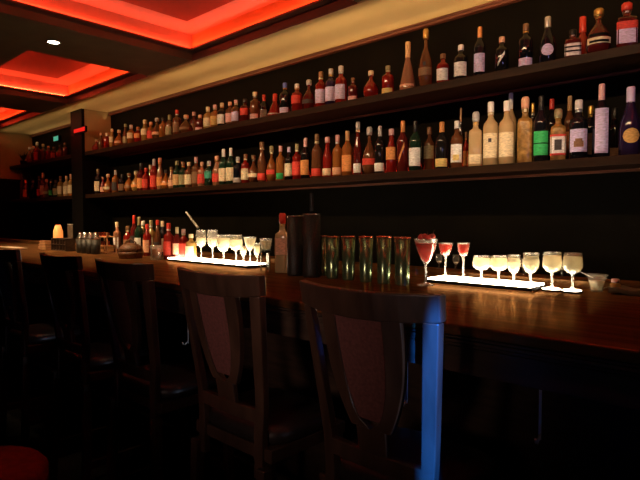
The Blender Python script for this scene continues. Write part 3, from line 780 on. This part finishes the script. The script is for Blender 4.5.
MB().box(-.055, .055, -.004, .004, hh-.006, hh).build('top_edge', M['hook'], t)
p4 = at(46, 252, 1.85)
for k in range(3):
    o = MB().box(-.09+.01*k, .09-.015*k, -.035, .035, 0, .026).build('coaster_box', M['crate'], None, (p4.x+.01*k, 1.85, BZ+k*.0262), bevel=.003)
    tag(o, '%s pale wooden box of the stack at the far left of bar' % ['bottom', 'middle', 'top'][k], 'box', 'stack of wooden boxes')
# folded paper at the far left
o = MB().box(-.25, .25, -.05, .05, 0, .004).build('menu_card', mat('menu_paper', (.6, .5, .38), .6), None, (at(12, 248, 1.75).x, 1.75, BZ+.0005), bevel=.001)
tag(o, 'pale menu card lying flat at the far left of the bar', 'card')
# angled tap lamp behind the bottles
a, b_ = at(197, 228, 2.25), at(185, 212, 2.25)
t = thing('desk_lamp', 'slanted grey lamp arm rising behind the middle tray', 'lamp', (a.x, 2.26, BZ+.028))
MB().lathe([(.03, 0), (.03, .006), (.008, .010)], 16).build('base', M['black'], t, smooth=True)
z0 = BZ+.028
MB().tube([(0, 0, .008), (0, 0, a.z-z0)], .003, 8).build('pole', M['black'], t)
MB().tube([(0, 0, a.z-z0), (b_.x-a.x, 0, b_.z-z0)], .009, 10).build('arm', mat('grey_metal', (.22, .20, .16), .4, .5), t)

# ------------------------------------------------------------------ bar stools
def bar_stool(label):
    t = thing('bar_stool', label, 'bar stool', group='high-backed bar stools along the bar')
    ZT = 1.155; ZS = .76
    def by(x, z):         # back surface: bowed in plan, raked in elevation
        f = max(0, (z-ZS)/(ZT-ZS))
        return -.165-.045*f-.010*f*f-.042*(1-(x/.215)**2)*(.35+.65*min(1, f))
    def P(x, z, dy=0): return (x*.95, by(x, z)+dy, z)
    def hw(z):            # outer half width of the back
        f = (z-ZS)/(ZT-ZS)
        return .176+.039*max(-.2, f)**1 if f < 1 else .215
    n = 14
    xs_ = [-.217+.434*i/n for i in range(n+1)]
    top = [P(x, ZT-.004*(1-(x/.215)**2)) for x in xs_]
    bot = [P(x*.985, ZT-.060-.012*(1-(x/.215)**2)) for x in xs_]
    MB().ribbon(bot, top, (0, .026, 0)).build('top_rail', M['chair'], t, bevel=.004)
    for s in (-1, 1):
        zz = [ZT-.062-(ZT-.062-.54)*i/8 for i in range(9)]
        A = [P(s*hw(z), z, .002) for z in zz]; B = [P(s*(hw(z)-.036), z, .002) for z in zz]
        MB().ribbon(A, B, (0, .024, 0)).build('back_post', M['chair'], t, bevel=.003)
    # shield-shaped splat frame around an upholstered panel
    k = 12; zt = ZT-.066; zb = ZT-.345
    def inner(f): return .072*max(0.0, 1-f**3.2)**.5*(1-.10*f)+.001
    def outer(f): return .122*(1-.50*f**2.6)
    for s in (-1, 1):
        A = []; B = []
        for i in range(k+1):
            f = i/k; z = zt-(zt-zb)*f
            A.append(P(s*outer(f), z, .003)); B.append(P(s*max(.001, inner(min(1, f*1.0))) if f < .995 else s*.001, z, .003))
        MB().ribbon(A, B, (0, .018, 0)).build('splat_frame', M['chair'], t, bevel=.002)
    A = [P(-.046, zb, .003), P(-.044, .75, .003)]; B = [P(.046, zb, .003), P(.044, .75, .003)]
    MB().ribbon(A, B, (0, .018, 0)).build('splat_foot', M['chair'], t, bevel=.002)
    A = []; B = []
    for i in range(k):
        f = i/k; z = zt-(zt-zb)*f; w_ = inner(f)-.002
        A.append(P(-w_, z, .006)); B.append(P(w_, z, .006))
    MB().ribbon(A, B, (0, .012, 0)).build('back_panel', M['uph'], t)
    xs2 = [-.145+.29*i/8 for i in range(9)]
    MB().ribbon([P(x, .708, .002) for x in xs2], [P(x, .75, .002) for x in xs2], (0, .020, 0)).build('lower_rail', M['chair'], t, bevel=.003)
    # seat
    MB().box(-.19, .19, -.16, .175, .595, .635).build('seat_frame', M['chair'], t, bevel=.004)
    s_ = MB(); pr = []
    for z, r_ in ((.6355, .96), (.645, 1.0), (.668, 1.0), (.682, .95), (.688, .80), (.690, .4)):
        pr.append((z, r_))
    vs = []; fs = []; sg = 32
    for z, r_ in pr:
        for q in range(sg):
            a = 2*PI*q/sg; c_, d_ = math.cos(a), math.sin(a); e = (abs(c_)**4+abs(d_)**4)**-.25
            vs.append((.195*r_*c_*e, .008+.168*r_*d_*e, z))
    for i in range(len(pr)-1):
        for q in range(sg): fs.append((i*sg+q, i*sg+(q+1) % sg, (i+1)*sg+(q+1) % sg, (i+1)*sg+q))
    fs.append(tuple(reversed(range(sg)))); fs.append(tuple((len(pr)-1)*sg+q for q in range(sg)))
    s_.add(vs, fs).build('seat', M['leather'], t, smooth=True)
    for sx in (-1, 1):
        A = [(sx*.185, -.185, .58), (sx*.19, -.19, .3), (sx*.20, -.205, 0)]; B = [(sx*.149, -.185, .58), (sx*.158, -.19, .3), (sx*.172, -.205, 0)]
        MB().ribbon(A, B, (0, .034, 0)).build('leg', M['chair'], t, bevel=.003)
        A = [(sx*.185, .135, .595), (sx*.19, .15, 0)]; B = [(sx*.15, .135, .595), (sx*.163, .15, 0)]
        MB().ribbon(A, B, (0, .034, 0)).build('leg', M['chair'], t, bevel=.003)
        MB().box(sx*.175-.010, sx*.175+.010, -.16, .145, .20, .235).build('stretcher', M['chair'], t, bevel=.002)
    MB().box(-.165, .165, .155, .172, .26, .295).build('stretcher', M['chair'], t, bevel=.002)
    return t
YC = .985+.215
CH = [(302, 446, 'nearest dark wooden bar stool with a blue-lit right back post'),
      (177, 264, 'second bar stool from the right with a dark red back panel'),
      (93, 153, 'third bar stool from the right, faintly blue on its right post'),
      (36, 83, 'fourth bar stool from the right, almost black in the shadow'),
      (-12, 19, 'leftmost bar stool, cut by the left edge of the picture')]
proto = None
for i, (xa, xb, lab) in enumerate(CH):
    x0, x1 = X_at(xa, .985), X_at(xb, .985)
    if proto is None: proto = bar_stool(lab); o = proto
    else: o = copy_tree(proto); o['label'] = lab
    o.location = ((x0+x1)/2-.009, YC, 0)

# low red stool in the lower left corner
p = at(6, 500, .35)
gz = .46
d = Fw + Rt*((8-320)/FPX) - Up*((478-240)/FPX); tt = (gz-CAMZ)/d.z; q = Vector((0, 0, CAMZ))+d*tt
t = thing('round_pouf', 'dark red round low seat in the bottom left corner', 'pouf', (q.x-.14, q.y-.07, 0))
MB().lathe([(.20, .03), (.22, .05), (.22, .36), (.21, .37)], 32).build('base', M['black'], t, smooth=True)
MB().lathe([(.215, .371), (.235, .39), (.235, .44), (.22, .458), (.14, .466), (.01, .468)], 32).build('cushion', M['redseat'], t, smooth=True)

# ------------------------------------------------------------------ lights
def area(name, loc, target, sx, sy, col, e, spread=180):
    l = bpy.data.lights.new(name, 'AREA'); l.shape = 'RECTANGLE'; l.size = sx; l.size_y = sy; l.energy = e; l.color = col; l.spread = math.radians(spread)
    o = bpy.data.objects.new(name, l); C.objects.link(o); o.location = loc
    o.rotation_euler = (Vector(target)-Vector(loc)).to_track_quat('-Z', 'Y').to_euler(); return o
def spot(name, loc, target, col, e, ang, blend=.5, r=.03):
    l = bpy.data.lights.new(name, 'SPOT'); l.energy = e; l.color = col; l.spot_size = math.radians(ang); l.spot_blend = blend; l.shadow_soft_size = r
    o = bpy.data.objects.new(name, l); C.objects.link(o); o.location = loc
    o.rotation_euler = (Vector(target)-Vector(loc)).to_track_quat('-Z', 'Y').to_euler(); return o
WARM = (1, .66, .34)
# warm tape along the beam line washing the ochre band
for xa, xb, e in ((-7.9, -6.1, .8), (-6.1, -4.0, 1.3), (-4.0, -2.4, 1.5), (-2.4, -.9, 1.9), (-.9, 1.5, 3.0)):
    area('band_wash', ((xa+xb)/2, 2.31, H0-.15), ((xa+xb)/2, 2.66, H0), xb-xa, .012, (1, .66, .32), e*.8, 120)
    area('added_rail_wash', ((xa+xb)/2, 2.735, H0-.07), ((xa+xb)/2, 2.715, H0), xb-xa, .012, (1, .66, .32), e*.25, 170)  # unseen light added by the rail to even out the band
area('track_wash', (-3.0, 1.25, H0-.04), (-3.0, 2.65, CAMZ+.36), 6.0, .03, WARM, 12, 80)
area('corner_wash', (-4.8, 1.2, H0-.04), (-4.8, 2.0, BZ+.1), 3.0, .03, WARM, 18, 70)
for x, e in ((-5.4, 17), (-4.4, 17), (-3.2, 15), (-2.2, 10), (-1.2, 2)):
    spot('counter_spot', (x, 1.1, H0-.05), (x, 1.65, BZ), WARM, e, 55, .9)
spot('bottle_spot', (-.4, 1.2, H0-.05), at(492, 152, 2.6), WARM, 34, 22, .9)
spot('violet_wash', (1.6, -.8, 1.7), at(575, 50, 2.6), (.42, .36, 1), 40, 27, .9, .06)
pc = Vector((-.588, .99, .87))
o = spot('blue_lamp', (.9, -1.1, 1.1), pc, (.012, .17, 1), 2600, 13, .4, .01); o.scale = (.115, 1, 1)
spot('blue_fill', (-1.8, -2.2, 1.5), (-3.5, 1.0, .9), (.10, .2, 1), 5, 14, .9, .1)
spot('room_fill', (-.3, -2.2, 1.7), (-1.2, 1.0, 1.14), (1, .64, .50), 140, 22, 1, .3)
spot('cool_sheen', (2.2, 1.0, 1.12), (-1.5, 1.0, 1.02), (.6, .72, 1), 170, 12, .9, .1)
for zz, nm in ((ZU, 'upper'), (ZL, 'lower')):
    o = MB().box(-5.6, -1.2, 2.770, 2.778, zz+.0005, zz+.007).build('light_strip', M['red_added'])  # added unseen strip, gives the bottle bases a red glow
    tag(o, 'added unseen red strip behind the bottles on the %s long shelf' % nm, 'light strip', 'added red strips on the shelves')

w = bpy.data.worlds.new('dark'); bpy.context.scene.world = w; w.use_nodes = True
w.node_tree.nodes['Background'].inputs[0].default_value = (.01, .006, .005, 1)
w.node_tree.nodes['Background'].inputs[1].default_value = .3

vs = bpy.context.scene.view_settings
vs.view_transform = 'Standard'; vs.look = 'None'; vs.exposure = 0; vs.gamma = 1; vs.use_curve_mapping = False
